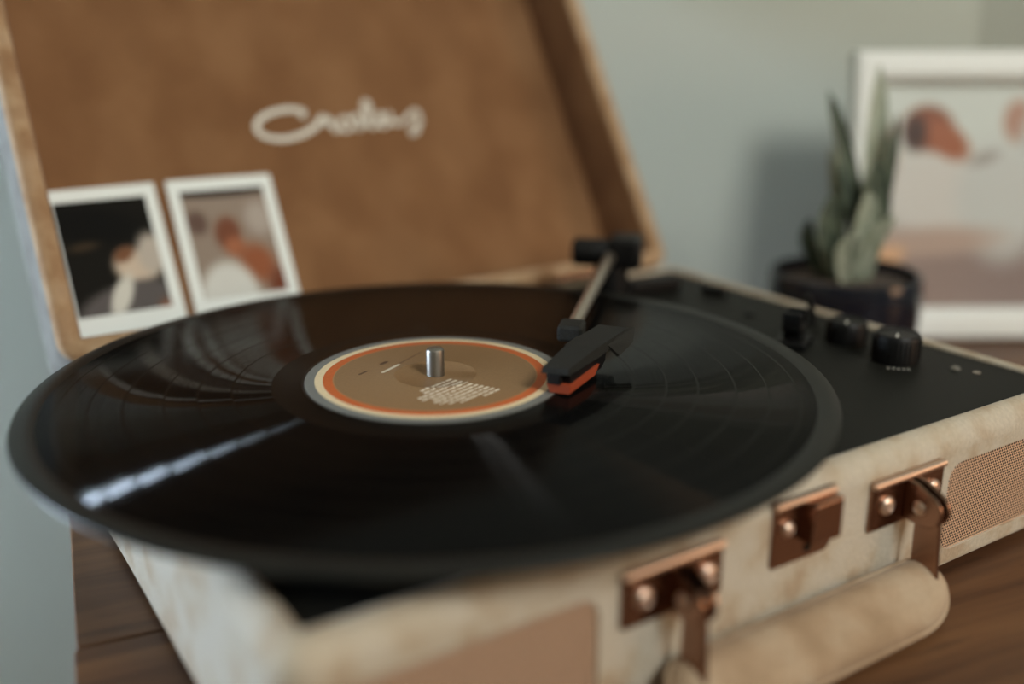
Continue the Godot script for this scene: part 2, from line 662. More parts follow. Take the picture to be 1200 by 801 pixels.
func window(called: String, r: Rect2, at: Vector3, b: Basis, w: float) -> void:
	var mb := MB.new()
	var c := r.get_center()
	rbox(mb, at + b * Vector3(c.x, r.position.y + w / 2, -60), Vector3(r.size.x, w, 50), 3, b)
	rbox(mb, at + b * Vector3(c.x, r.end.y - w / 2, -60), Vector3(r.size.x, w, 50), 3, b)
	for s in [r.position.x + w / 2, r.end.x - w / 2, c.x]:
		rbox(mb, at + b * Vector3(s, c.y, -60), Vector3(w, r.size.y - 2 * w, 46), 3, b)
	var o := structure(called, mb, M.trim)
	for s in [-1.0, 1.0]:
		var pm := MB.new()
		rbox(pm, at + b * Vector3(c.x + s * r.size.x / 4, c.y, -60), Vector3(r.size.x / 2 - w, r.size.y - 2 * w, 4), 0.5, b, 1)
		part("pane", pm, M.pane, o)


# a board with the grain along its first axis; uv in real lengths
func board(mb: MB, from: Vector3, ax: Vector3, az: Vector3, x0: float, x1: float, ya: float, yb: float, z0: float, z1: float, r: float, shift: float) -> void:
	var first := mb.v.size()
	rbox(mb, from + ax * (x0 + x1) / 2 + Vector3.UP * (ya + yb) / 2 + az * (z0 + z1) / 2, Vector3(x1 - x0, yb - ya, z1 - z0), r, Basis(ax, Vector3.UP, az))
	for i in range(first, mb.v.size()):
		var p := mb.v[i]
		mb.t[i] = Vector2(p.dot(ax) / 620.0 + shift, (p.dot(az) + p.y) / 310.0 + shift * 1.7)


func table() -> void:
	var o := root_at("table", tf(190, -740, 65))
	tag(o, "brown wooden table of joined boards carrying the record player", "table")
	var lines := [-200.0, 16.0, 180.0, 330.0]
	var b := Basis(TX, Vector3.UP, TZ)
	for k in 3:
		var mb := MB.new()
		board(mb, Vector3.ZERO, TX, TZ, -138.7 - (0.8 if k == 1 else 0.0), 520, -28, 0, lines[k] + 0.3, lines[k + 1] - 0.3, 1.2, k * 0.43 + 0.11)
		part("tabletop_board", mb, M.wood[k % 3], o)
	var ap := MB.new()
	for z in [-170.0, 300.0]:
		rbox(ap, tf(190, -68, z), Vector3(580, 80, 20), 1, b)
	for x in [-100.0, 480.0]:
		rbox(ap, tf(x, -68, 65), Vector3(20, 80, 450), 1, b)
	part("apron", ap, M.wood_plain, o)
	for x in [-95.0, 475.0]:
		for z in [-165.0, 295.0]:
			var lg := MB.new()
			rbox(lg, tf(x, -384, z), Vector3(50, 712, 50), 3, b)
			part("leg", lg, M.wood_plain, o)


# ---------------------------------------------------------------- record player
const CX := 67.0
const CZ := -8.5
const HX := 179.0
const HZ := 133.5
const ZF := 125.0        # front face
const TOP := 61.0

func grille_outline(cx: float) -> PackedVector2Array:
	return rounded(43, 18.3, 7, Vector2(cx, 28.5))


func record_player() -> void:
	var o := root_at("record_player", Vector3(CX, 0, CZ))
	tag(o, "open suitcase style record player covered in beige suede with rose gold fittings", "record player")
	# --- case
	var mb := MB.new()
	var prof := [Vector2(30, 3), Vector2(2.2, 3), Vector2(0.6, 3.7), Vector2(0, 5.4), Vector2(0, 52), Vector2(0.25, 54.2), Vector2(1.0, 56.4), Vector2(2.3, 58.4), Vector2(4.1, 59.9), Vector2(6.2, 60.8), Vector2(8.4, 61), Vector2(9.6, 60.7), Vector2(10.3, 59.8), Vector2(10.4, 52)]
	rect_sweep(mb, prof, CX, CZ, HX, HZ, 10, Basis(), Vector3.ZERO, Vector2(5.4, 52))
	# front face with two openings, cut along the middle of the openings
	var x0 := CX - HX + 10
	var x1 := CX + HX - 10
	var gl := [CX - 125.5, CX + 125.5]
	for half in [0, 1]:
		var poly := PackedVector2Array()
		if half == 0:
			poly.append_array([Vector2(x0, 28.5), Vector2(x0, 52), Vector2(x1, 52), Vector2(x1, 28.5)])
		else:
			poly.append_array([Vector2(x0, 28.5), Vector2(x0, 5.4), Vector2(x1, 5.4), Vector2(x1, 28.5)])
		for c in [gl[1], gl[0]]:
			var ring := grille_outline(c)
			var arc := []
			for p in ring:
				if (half == 0 and p.y > 28.5) or (half == 1 and p.y < 28.5):
					arc.append(p)
			arc.sort_custom(func(a, b): return atan2(a.y - 28.5, a.x - c) < atan2(b.y - 28.5, b.x - c) if half == 0 else atan2(a.y - 28.5, a.x - c) > atan2(b.y - 28.5, b.x - c))
			poly.append(Vector2(c + 43, 28.5))
			for p in arc:
				poly.append(p)
			poly.append(Vector2(c - 43, 28.5))
		var idx := Geometry2D.triangulate_polygon(poly)
		for i in range(0, idx.size(), 3):
			mb.tri(Vector3(poly[idx[i]].x, poly[idx[i]].y, ZF), Vector3(poly[idx[i + 1]].x, poly[idx[i + 1]].y, ZF), Vector3(poly[idx[i + 2]].x, poly[idx[i + 2]].y, ZF), Vector3.BACK, Vector3.BACK, Vector3.BACK)
	for c in gl:
		var ring := grille_outline(c)
		for i in ring.size():
			var p := ring[i]
			var q := ring[(i + 1) % ring.size()]
			var nn := (Vector2(c, 28.5) - (p + q) / 2).normalized()
			mb.quad(Vector3(p.x, p.y, ZF), Vector3(q.x, q.y, ZF), Vector3(q.x, q.y, ZF - 1.6), Vector3(p.x, p.y, ZF - 1.6), Vector3(nn.x, nn.y, 0))
	var body := part("case_body", mb, M.suede, o)
	# edge seam round the upper lip
	# --- deck
	mb = MB.new()
	var deck := [Vector2(10.6, 54), Vector2(10.6, 59.1), Vector2(11.2, 59.6)]
	rect_sweep(mb, deck, CX, CZ, HX, HZ, 10)
	var dpoly := rounded(HX - 11.2, HZ - 11.2, 1.2, Vector2(CX, CZ), 3)
	var di := Geometry2D.triangulate_polygon(dpoly)
	for i in range(0, di.size(), 3):
		mb.tri(Vector3(dpoly[di[i]].x, 59.6, dpoly[di[i]].y), Vector3(dpoly[di[i + 1]].x, 59.6, dpoly[di[i + 1]].y), Vector3(dpoly[di[i + 2]].x, 59.6, dpoly[di[i + 2]].y), Vector3.UP, Vector3.UP, Vector3.UP)
	var deck_part := part("deck_plate", mb, M.deck, o, "black deck plate")
	# --- feet
	for x in [-92.0, 226.0]:
		for z in [-122.0, 105.0]:
			mb = MB.new()
			lathe(mb, [Vector2(0, 0), Vector2(8, 0), Vector2(9, 0.8), Vector2(9, 3.2)], 20, Vector3(x, 0, z))
			part("foot", mb, M.rubber, o)
	# --- speaker grilles
	for k in 2:
		mb = MB.new()
		perforated(mb, gl[k])
		var g := part("speaker_grille", mb, M.grille, o, ["rose gold speaker grille left of the latches", "rose gold speaker grille right of the latches"][k])
		mb = MB.new()
		rbox(mb, Vector3(gl[k], 28.5, ZF - 4.5), Vector3(90, 40, 1), 0.2, Basis(), 1)
		part("speaker_cloth", mb, M.hole, g)
	lid(o)
	# --- handle brackets, catch and handle
	for k in 2:
		bracket(o, CX + (55.5 if k == 1 else -55.5) + 0.5, k)
	catch_plate(o)
	handle(o)
	# --- platter and spindle
	mb = MB.new()
	lathe(mb, [Vector2(0, 61), Vector2(94, 61), Vector2(95, 62), Vector2(95, 69), Vector2(94, 70), Vector2(5, 70)], 72)
	var plt := part("platter", mb, M.black_rough, o)
	mb = MB.new()
	lathe(mb, [Vector2(20, 70), Vector2(92, 70.1), Vector2(92.5, 71), Vector2(92, 72.4), Vector2(5, 72.5)], 72)
	part("slip_mat", mb, M.rubber, plt)
	mb = MB.new()
	lathe(mb, [Vector2(12, 59.6), Vector2(12, 61.2)], 24)
	part("bearing", mb, M.black, plt)
	mb = MB.new()
	lathe(mb, [Vector2(3.55, 68), Vector2(3.55, 84.9), Vector2(3.3, 85.6), Vector2(2.6, 86.0), Vector2(0, 86.1)], 32)
	part("spindle", mb, M.steel, o, "shiny steel spindle pin")
	tonearm(o)
	controls(o)


func perforated(mb: MB, c: float) -> void:
	var pitch := 1.42
	var r := 0.5
	var R := pitch / sqrt(3.0)
	var z := ZF - 0.9
	var cols := int(90.0 / pitch)
	var rows := int(40.0 / (pitch * 0.866))
	for j in rows:
		for i in cols:
			var x := c + (i - cols / 2.0 + (0.5 if j % 2 else 0.0)) * pitch
			var y := 28.5 + (j - rows / 2.0) * pitch * 0.866
			if absf(x - c) > 43.5 or absf(y - 28.5) > 18.9:
				continue
			for k in 6:
				var a0 := TAU * (k + 0.5) / 6.0
				var a1 := TAU * (k + 1.5) / 6.0
				var o0 := Vector3(x + cos(a0) * R, y + sin(a0) * R, z)
				var o1 := Vector3(x + cos(a1) * R, y + sin(a1) * R, z)
				var am := (a0 + a1) / 2
				var i0 := Vector3(x + cos(a0) * r, y + sin(a0) * r, z)
				var i1 := Vector3(x + cos(a1) * r, y + sin(a1) * r, z)
				var im := Vector3(x + cos(am) * r, y + sin(am) * r, z)
				mb.tri(o0, im, i0, Vector3.BACK, Vector3.BACK, Vector3.BACK)
				mb.tri(o0, o1, im, Vector3.BACK, Vector3.BACK, Vector3.BACK)
				mb.tri(o1, i1, im, Vector3.BACK, Vector3.BACK, Vector3.BACK)


func lid(o: Node3D) -> void:
	# lid axes: x along the hinge, "y" out of the open side, "z" from the far edge to the hinge
	var ph := deg_to_rad(32.0)
	var T := Vector3(0, cos(ph), -sin(ph))          # up along the lid
	var N := Vector3(0, sin(ph), cos(ph))           # out of the open side
	var b := Basis(Vector3.RIGHT, N, -T)
	var hinge := Vector3(0, TOP, CZ - HZ)
	var mb := MB.new()
	var prof := [Vector2(0, -5), Vector2(0.15, -3.4), Vector2(0.8, -1.4), Vector2(3, 0), Vector2(7.5, 0), Vector2(9.6, -1), Vector2(10.4, -3)]
	rect_sweep(mb, prof, CX, -HZ, HX, HZ, 10, b, hinge)
	var back := rounded(HX - 28, HZ - 28, 4, Vector2.ZERO, 3)
	var l := part("lid", mb, M.rim_cloth, o, "open hinged lid with brown cloth lining")
	mb = MB.new()
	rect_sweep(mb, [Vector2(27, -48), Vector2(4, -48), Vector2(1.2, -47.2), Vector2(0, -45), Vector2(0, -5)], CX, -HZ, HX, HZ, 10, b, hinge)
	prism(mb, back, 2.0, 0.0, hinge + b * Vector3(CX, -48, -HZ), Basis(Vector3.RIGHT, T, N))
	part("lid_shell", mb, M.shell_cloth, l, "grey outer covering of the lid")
	mb = MB.new()
	prism(mb, rounded(HX - 10.5, HZ - 10.5, 1.5, Vector2.ZERO, 3), 3.0, 0.3, hinge + b * Vector3(CX, -46, -HZ), Basis(Vector3.RIGHT, T, N))
	rect_sweep(mb, [Vector2(10.3, -2.6), Vector2(10.8, -3.4), Vector2(10.8, -44)], CX, -HZ, HX, HZ, 10, b, hinge)
	part("lid_lining", mb, M.lid_cloth, l, "brown cloth lining")
	# lettering
	mb = MB.new()
	var lb := Basis(Vector3.RIGHT, T, N)
	var at := hinge - N * 43.0
	stroke(mb, [Vector2(51, 135.2), Vector2(51.5, 138.4), Vector2(42, 140), Vector2(29, 137), Vector2(22, 131), Vector2(24, 124.5), Vector2(34, 121.5), Vector2(46, 123), Vector2(57, 128), Vector2(62.5, 133.5), Vector2(65, 132), Vector2(64.5, 129)], 1.75, at, lb)
	stroke(mb, [Vector2(64.5, 129), Vector2(67.5, 132.8), Vector2(68, 128), Vector2(69, 124.5), Vector2(72.5, 126.5)], 1.2, at, lb)
	stroke(mb, [Vector2(79, 132.5), Vector2(74.5, 132), Vector2(72.5, 128), Vector2(74.5, 124.5), Vector2(79, 125.5), Vector2(80.5, 129), Vector2(78.5, 132.5), Vector2(82, 131.5)], 1.2, at, lb)
	stroke(mb, [Vector2(82, 131.5), Vector2(85.5, 134), Vector2(86.5, 129), Vector2(86, 125.5), Vector2(82.5, 125.5), Vector2(88, 126.5)], 1.2, at, lb)
	stroke(mb, [Vector2(88, 126.5), Vector2(93.5, 134), Vector2(95, 141), Vector2(92.5, 142.5), Vector2(91, 136), Vector2(91.5, 128), Vector2(94, 125.5), Vector2(98, 128.5)], 1.3, at, lb)
	stroke(mb, [Vector2(98, 128.5), Vector2(102.5, 131.5), Vector2(101.5, 134), Vector2(98.5, 132.5), Vector2(98, 128), Vector2(101, 125.5), Vector2(106, 128.5)], 1.2, at, lb)
	stroke(mb, [Vector2(107, 134), Vector2(107.5, 128.5), Vector2(112, 127), Vector2(119, 131), Vector2(124, 134.5), Vector2(126.5, 133), Vector2(125.5, 127), Vector2(122, 121), Vector2(118, 119.5)], 1.3, at, lb)
	stroke(mb, [Vector2(118, 119.5), Vector2(119, 123), Vector2(127.5, 127.5)], 1.0, at, lb)
	part("logo_lettering", mb, M.white_print, l, "white script lettering")
	# hinges, seen only from behind
	for x in [CX - 110, CX + 110]:
		mb = MB.new()
		tube(mb, [Vector3(x - 18, TOP + 1.0, CZ - HZ - 2), Vector3(x + 18, TOP + 1.0, CZ - HZ - 2)], [2.4], 12)
		part("hinge", mb, M.rose, l)


func screw(mb: MB, p: Vector3, r: float) -> void:
	var b := Basis(Vector3.RIGHT, Vector3.BACK, Vector3.DOWN)     # lathe axis towards +z
	lathe(mb, [Vector2(r, 0), Vector2(r, 0.7), Vector2(r * 0.86, 1.5), Vector2(r * 0.5, 2.0), Vector2(r * 0.46, 1.9), Vector2(r * 0.3, 1.0), Vector2(0, 0.9)], 28, p, b)
	rbox(mb, p + Vector3(0, 0, 1.75), Vector3(r * 1.0, 0.5, 0.5), 0.1, Basis(Vector3.BACK, 0.6), 1)
	rbox(mb, p + Vector3(0, 0, 1.75), Vector3(0.5, r * 1.0, 0.5), 0.1, Basis(Vector3.BACK, 0.6), 1)


func bracket(o: Node3D, x: float, k: int) -> void:
	var mb := MB.new()
	prism(mb, rounded(20, 9.6, 1.4, Vector2(x, 42.3), 4), 2.2, 0.9, Vector3(0, 0, ZF), Basis())
	var p := part("handle_bracket", mb, M.rose, o, ["rose gold handle bracket near the left speaker grille", "rose gold handle bracket near the right speaker grille"][k])
	# raised lip on the upper edge
	mb = MB.new()
	tube(mb, [Vector3(x - 20.0, 50.7, ZF + 1.8), Vector3(x - 19.3, 50.7, ZF + 1.8), Vector3(x + 19.3, 50.7, ZF + 1.8), Vector3(x + 20.0, 50.7, ZF + 1.8)], [0.9, 1.6, 1.6, 0.9], 14)
	part("bracket_lip", mb, M.rose_dull, p)
	for s in [-1.0, 1.0]:
		mb = MB.new()
		screw(mb, Vector3(x + s * 12.8, 42.2, ZF + 2.2), 3.6)
		part("screw", mb, M.rose_dull, p)
	# two upright ears with a pin through them
	var ear := PackedVector2Array()
	ear.append_array([Vector2(1.0, 34.6), Vector2(8.0, 34.0)])
	for i in 9:
		var a := deg_to_rad(-70 + 130.0 * i / 8)
		ear.append(Vector2(9.6, 40.6) + Vector2(cos(a), sin(a)) * 6.6)
	ear.append_array([Vector2(6.0, 49.4), Vector2(1.0, 50.2)])
	var eb := Basis(Vector3.BACK, Vector3.UP, Vector3.LEFT)      # outline x runs along +z
	for s in [-2.0, 2.6]:
		mb = MB.new()
		prism(mb, ear, 1.4, 0.5, Vector3(x + s + 0.6, 0, ZF + 1.0), eb)
		part("bracket_ear", mb, M.rose, p)
	mb = MB.new()
	lathe(mb, [Vector2(2.6, 0), Vector2(2.6, 0.6), Vector2(2.0, 1.3), Vector2(1.2, 1.5), Vector2(0.9, 1.0), Vector2(0, 0.9)], 24, Vector3(x - 2.0 - 0.7, 41.0, ZF + 8.6), Basis(Vector3.UP, Vector3.LEFT, Vector3.BACK))
	lathe(mb, [Vector2(1.2, -6.2), Vector2(1.2, 0)], 16, Vector3(x - 2.0 - 0.7, 41.0, ZF + 8.6), Basis(Vector3.UP, Vector3.LEFT, Vector3.BACK))
	part("pin", mb, M.rose_dull, p)
	# the strap that hangs from the pin and runs into the handle
	mb = MB.new()
	var st := PackedVector2Array([Vector2(4.4, 40.5), Vector2(4.8, 9.0), Vector2(15.8, 9.0), Vector2(13.8, 40.5)])
	prism(mb, st, 1.8, 0.3, Vector3(x + 1.6, 0, ZF + 1.0), eb)
	tube(mb, [Vector3(x + 0.6, 39.0, ZF + 14.8), Vector3(x + 0.6, 9.5, ZF + 16.6)], [0.9], 10)
	part("strap", mb, M.rose, p)


func catch_plate(o: Node3D) -> void:
	var x := CX + 2.0
	var mb := MB.new()
	var poly := PackedVector2Array([Vector2(x - 14.5, 57), Vector2(x + 14.5, 57)])
	for i in 7:
		var a := -PI / 2 * i / 6.0
		poly.append(Vector2(x + 10.5, 36.8) + Vector2(cos(a), sin(a)) * 4.0)
	for i in 7:
		var a := -PI / 2 - PI / 2 * i / 6.0
		poly.append(Vector2(x - 12.5, 34.8) + Vector2(cos(a), sin(a)) * 2.0)
	prism(mb, poly, 1.2, 0.5, Vector3(0, 0, ZF), Basis())
	var p := part("latch_catch", mb, M.rose, o, "rose gold latch catch midway between the two handle brackets")
	mb = MB.new()
	rbox(mb, Vector3(x + 6.0, 47.5, ZF + 3.6), Vector3(14, 15, 5.6), 0.8)
	part("catch_block", mb, M.rose, p)
	mb = MB.new()
	tube(mb, [Vector3(x - 14, 55.6, ZF + 1.2), Vector3(x + 14, 55.6, ZF + 1.2)], [1.3], 12)
	part("catch_lip", mb, M.rose_dull, p)
	for q in [Vector2(-8.5, 47.0)]:
		mb = MB.new()
		screw(mb, Vector3(x + q.x, q.y, ZF + 1.2), 2.6)
		part("screw", mb, M.rose_dull, p)
	mb = MB.new()
	lathe(mb, [Vector2(1.7, 0), Vector2(1.7, 0.25), Vector2(0, 0.3)], 16, Vector3(x + 2.5, 37.0, ZF + 1.2), Basis(Vector3.RIGHT, Vector3.BACK, Vector3.DOWN))
	part("rivet_hole", mb, M.hole, p)


func handle(o: Node3D) -> void:
	# a flat padded grip hanging from the straps, its lower edge resting on the table
	var a := deg_to_rad(35.0)
	var down := Vector3(0, -sin(a), cos(a))
	var nrm := Vector3(0, cos(a), sin(a))
	var b := Basis(Vector3.RIGHT, -down, nrm)
	var at := Vector3(CX + 0.5, 17.2, 129.4)
	var outline := PackedVector2Array()
	for corner in 4:
		var sx := 1.0 if corner == 0 or corner == 3 else -1.0
		var top := corner < 2
		var rad := Vector2(9.5, 9.5) if top else Vector2(24, 14)
		var c := Vector2(sx * (64.0 - rad.x), -rad.y if top else -24.5 + rad.y)
		for i in 11:
			var t := PI / 2 * (corner + i / 10.0)
			outline.append(c + Vector2(cos(t) * rad.x, sin(t) * rad.y))
	var k := outline.size()
	var nor := PackedVector2Array()
	for i in k:
		var d := outline[(i + 1) % k] - outline[(i + k - 1) % k]
		nor.append(Vector2(d.y, -d.x).normalized())
	var mb := MB.new()
	var prof := [Vector2(0.0, 0.0), Vector2(0.4, 1.6), Vector2(1.6, 3.4), Vector2(3.6, 4.9), Vector2(6.0, 5.7), Vector2(8.5, 6.0)]
	for side in [1.0, -1.0]:
		var squash := 1.0 if side > 0 else 0.55
		for i in prof.size() - 1:
			for j in k:
				var P := []
				var N := []
				for q in [[i, j], [i + 1, j], [i + 1, j + 1], [i, j + 1]]:
					var jj: int = q[1] % k
					var pp: Vector2 = prof[q[0]]
					var e := outline[jj] - nor[jj] * pp.x
					P.append(at + b * Vector3(e.x, e.y, pp.y * squash * side))
					var slope: float = [0.05, 0.3, 0.75, 1.5, 3.5, 12.0][q[0]]
					N.append((b * Vector3(nor[jj].x, nor[jj].y, slope * side)).normalized())
				mb.quadn(P[0], P[1], P[2], P[3], N[0], N[1], N[2], N[3])
		var inner := PackedVector2Array()
		for j in k:
			inner.append(outline[j] - nor[j] * 8.5)
		var idx := Geometry2D.triangulate_polygon(inner)
		for i in range(0, idx.size(), 3):
			var P := []
			for q in 3:
				P.append(at + b * Vector3(inner[idx[i + q]].x, inner[idx[i + q]].y, 6.0 * squash * side))
			mb.tri(P[0], P[1], P[2], b.z * side, b.z * side, b.z * side)
	var h := part("carry_handle", mb, M.handle, o, "padded beige suede carrying handle")
	mb = MB.new()
	var path := []
	for j in k + 1:
		path.append(at + b * Vector3(outline[j % k].x, outline[j % k].y, 0))
	tube(mb, path, [1.0], 8)
	part("edge_piping", mb, M.handle, h)


func tonearm(o: Node3D) -> void:
	var a := Vector3(62, 84, 4)
	var z := Vector3(159, 85.5, -93)
	var d := (z - a).normalized()
	var side := d.cross(Vector3.UP).normalized()      # towards front right
	var ab := Basis(d, side.cross(d).normalized(), side)
	var mb := MB.new()
	tube(mb, [a, a.lerp(z, 0.5), z], [2.9], 20)
	var arm := part("tonearm", mb, M.arm_metal, o, "silver tonearm tube with black headshell and pivot")
	mb = MB.new()
	rbox(mb, a + d * 0.5 - Vector3(0, 0.4, 0), Vector3(13, 7.0, 10.5), 1.8, ab, 3)
	part("arm_collar", mb, M.black_rough, arm)
	# headshell axes: s back along the shell, w towards the front right
	var s := Vector3(0.884, 0, -0.467)
	var w := Vector3(0.467, 0, 0.884)
	var A := Vector3(26.5, 0, 43.5)
	var P := func(ss: float, ww: float, y: float) -> Vector3: return A + s * ss + w * ww + Vector3.UP * y
	mb = MB.new()
	var hw := 6.2
	# shell in two lengths: the sloping nose and the flat rear
	hull(mb, [P.call(-2.5, -4.6, 85.4), P.call(-0.5, 5.2, 85.8), P.call(22, hw, 87.8), P.call(22, -hw, 87.8)], [P.call(-3.0, -4.8, 83.4), P.call(-1.0, 5.4, 83.4), P.call(22, hw + 0.4, 83.6), P.call(22, -hw - 0.4, 83.6)])
	hull(mb, [P.call(22, -hw, 87.8), P.call(22, hw, 87.8), P.call(50, hw + 0.4, 88.4), P.call(48, -hw + 1, 88.6)], [P.call(22, -hw - 0.4, 83.6), P.call(22, hw + 0.4, 83.6), P.call(49, hw + 0.6, 85.6), P.call(48, -hw + 0.6, 83.6)])
	var shell := part("headshell", mb, M.black_rough, arm)
	mb = MB.new()
	hull(mb, [P.call(22, -8, 86.6), P.call(33, -8.4, 86.8), P.call(48, -5.5, 87.0), P.call(48, 2, 87.0), P.call(36, 0, 87)], [P.call(22, -8, 81.5), P.call(33, -8.4, 81.5), P.call(48, -6, 82), P.call(48, 2, 82), P.call(36, 0, 82)])
	part("shell_joint", mb, M.black, arm)
	mb = MB.new()
	hull(mb, [P.call(0.5, -4.6, 83.6), P.call(1.5, 4.8, 83.6), P.call(33, 5.2, 83.9), P.call(33, -5.2, 83.9)], [P.call(1.0, -4.4, 78.6), P.call(2.0, 4.8, 78.6), P.call(32, 4.8, 79.2), P.call(32, -4.8, 79.2)])
	hull(mb, [P.call(22, -4.4, 79.6), P.call(22, 4.4, 79.6), P.call(33.5, 4.6, 79.6), P.call(33.5, -4.6, 79.6)], [P.call(24, -4, 76.6), P.call(24, 4, 76.6), P.call(31, 4, 76.8), P.call(31, -4, 76.8)])
	rbox(mb, P.call(-0.6, -0.2, 81.2), Vector3(2.8, 3.8, 5.0), 0.5, Basis(s, Vector3.UP, w))
	part("cartridge", mb, M.black, arm)
	mb = MB.new()
	hull(mb, [P.call(-1.2, -3.6, 79.2), P.call(0.0, 5.6, 79.2), P.call(25, 5.8, 80.4), P.call(25, -4.0, 80.4)], [P.call(-0.4, -2.6, 75.6), P.call(0.6, 4.8, 75.6), P.call(22.5, 5.2, 76.6), P.call(22.5, -3.0, 76.6)])
	part("stylus_holder", mb, M.orange, arm, "orange stylus holder under the black cartridge")
	mb = MB.new()
	tube(mb, [P.call(4.0, 0.3, 76.6), P.call(0.6, 0.3, 75.3)], [0.35, 0.15], 8)
	part("stylus_needle", mb, M.steel, arm)
	for k in 2:
		mb = MB.new()
		tube(mb, smooth_path([P.call(33, 3.6 - k * 2.4, 81.6 - k * 1.2), P.call(37, 4.4 - k * 2.4, 82.4 - k * 1.2), P.call(41, 3.0 - k * 2.0, 84.0)], 4), [0.5], 8)
		part("lead_wire", mb, M.white_print, arm, "pale lead wire behind the cartridge")
	mb = MB.new()
	hull(mb, [P.call(31, 6.4, 86.4), P.call(50, 6.6, 88.2), P.call(54, 8.2, 88.0), P.call(47, 10.2, 83.6), P.call(36, 9.4, 81.2)], [P.call(31, 5.6, 86.0), P.call(50, 5.8, 87.0), P.call(53.4, 7.2, 86.8), P.call(46.4, 9.2, 82.8), P.call(35.6, 8.4, 80.6)])
	part("finger_lift", mb, M.black_rough, arm)
	# pivot: cross barrel, yoke block, pedestal, foot plate
	mb = MB.new()
	var pv := Vector3(161, 86.2, -95)
	var cb := Basis(ab.x, side, -ab.y)
	lathe(mb, [Vector2(0, -21), Vector2(6.4, -21), Vector2(7.6, -19.8), Vector2(7.6, 15), Vector2(6.6, 16.2), Vector2(0, 16.2)], 32, pv, cb)
	part("pivot_barrel", mb, M.black, arm)
	mb = MB.new()
	rbox(mb, pv + d * 3 + side * 7 + Vector3(0, 0.6, 0), Vector3(22, 17, 18), 3.5, ab, 4)
	part("pivot_yoke", mb, M.black, arm)
	mb = MB.new()
	lathe(mb, [Vector2(13, 59.6), Vector2(13, 62), Vector2(10, 63), Vector2(9, 80)], 32, Vector3(pv.x, 0, pv.z))
	part("pivot_pedestal", mb, M.black, arm)
	mb = MB.new()
	rbox(mb, Vector3(191, 64.0, -97), Vector3(34, 8.6, 13), 2.0, Basis(Vector3.UP, -0.15))
	part("pivot_base", mb, M.black, o)


func controls(o: Node3D) -> void:
	for k in 2:
		var at := [Vector3(204, 59.6, 57), Vector3(208, 59.6, 26)][k] as Vector3
		var r: float = [10.2, 9.2][k]
		var h: float = [13.0, 10.8][k]
		var mb := MB.new()
		lathe(mb, [Vector2(r * 1.02, 0), Vector2(r, h - 1.2), Vector2(r - 1.0, h), Vector2(r * 0.8, h), Vector2(r * 0.76, h - 0.5), Vector2(0, h - 0.5)], 40, at)
		var kn := part("knob", mb, M.black, o, ["larger black control knob nearest the front edge", "smaller black control knob in the middle"][k])
		mb = MB.new()
		for i in 30:
			var a := TAU * i / 30.0
			rbox(mb, at + Vector3(cos(a) * r * 1.0, h / 2 - 0.6, sin(a) * r * 1.0), Vector3(0.7, h - 3, 0.7), 0.2, Basis(Vector3.UP, -a), 1)
		part("knob_ribs", mb, M.black, kn)
		mb = MB.new()
		rbox(mb, at + Vector3(-r * 0.45, h - 0.3, r * 0.3), Vector3(r * 0.7, 0.4, 0.8), 0.1, Basis(Vector3.UP, 0.55), 1)
		part("pointer_mark", mb, M.white_print, kn)
	# printed scale marks in front of the larger knob
	var mk := MB.new()
	for i in 5:
		var a := deg_to_rad(118 + i * 9.0)
		rbox(mk, Vector3(204 + cos(a) * 13.5, 59.7, 57 + sin(a) * 13.5), Vector3(1.5, 0.16, 0.6), 0.05, Basis(Vector3.UP, -a), 1)
	part("scale_marks", mk, M.white_print, o)
	# arm rest with its clip
	var mb := MB.new()
	rbox(mb, Vector3(183, 61.4, 16), Vector3(19, 3.6, 15), 1.2, Basis(Vector3.UP, 0.5))
	rbox(mb, Vector3(183, 66, 16), Vector3(8, 8, 9), 1.2, Basis(Vector3.UP, 0.5))
	var ar := part("arm_rest", mb, M.black, o, "black tonearm rest beside the record edge")
	mb = MB.new()
	for s in [-1.0, 1.0]:
		rbox(mb, Vector3(183, 72.0, 16) + Basis(Vector3.UP, 0.5) * Vector3(s * 5.4, 0, 0), Vector3(3, 9, 9), 1.0, Basis(Vector3.UP, 0.5))
	rbox(mb, Vector3(183, 68.6, 16), Vector3(13, 3, 9), 1.0, Basis(Vector3.UP, 0.5))
	part("rest_clip", mb, M.black, ar)
	mb = MB.new()
	tube(mb, [Vector3(218, 59.6, -3), Vector3(217, 66, -3), Vector3(214, 74.5, -4)], [1.9, 1.7, 1.5], 12)
	lathe(mb, [Vector2(4.0, 59.6), Vector2(4.0, 60.8), Vector2(2.2, 61.6)], 20, Vector3(218, 0, -3))
	part("cue_lever", mb, M.black, o)
	mb = MB.new()
	rbox(mb, Vector3(217, 62.0, -73), Vector3(5, 4.8, 15), 1.6, Basis(Vector3.UP, 0.35))
	part("speed_switch", mb, M.black, o)
	mb = MB.new()
	lathe(mb, [Vector2(3.2, 59.6), Vector2(3.2, 60.4), Vector2(2.4, 61.2), Vector2(0, 61.4)], 20, Vector3(203, 0, -32))
	part("deck_screw", mb, M.black, o)
	for k in 2:
		mb = MB.new()
		var p := [Vector3(215, 0, 80), Vector3(218.5, 0, 88)][k] as Vector3
		lathe(mb, [Vector2(2.2, 59.6), Vector2(2.2, 60.1), Vector2(1.3, 60.9), Vector2(0, 61.2)] if k == 0 else [Vector2(1.6, 59.6), Vector2(1.6, 59.9), Vector2(0, 60.1)], 20, p)
		part("indicator_lamp", mb, M.steel if k == 0 else M.arm_metal, o)


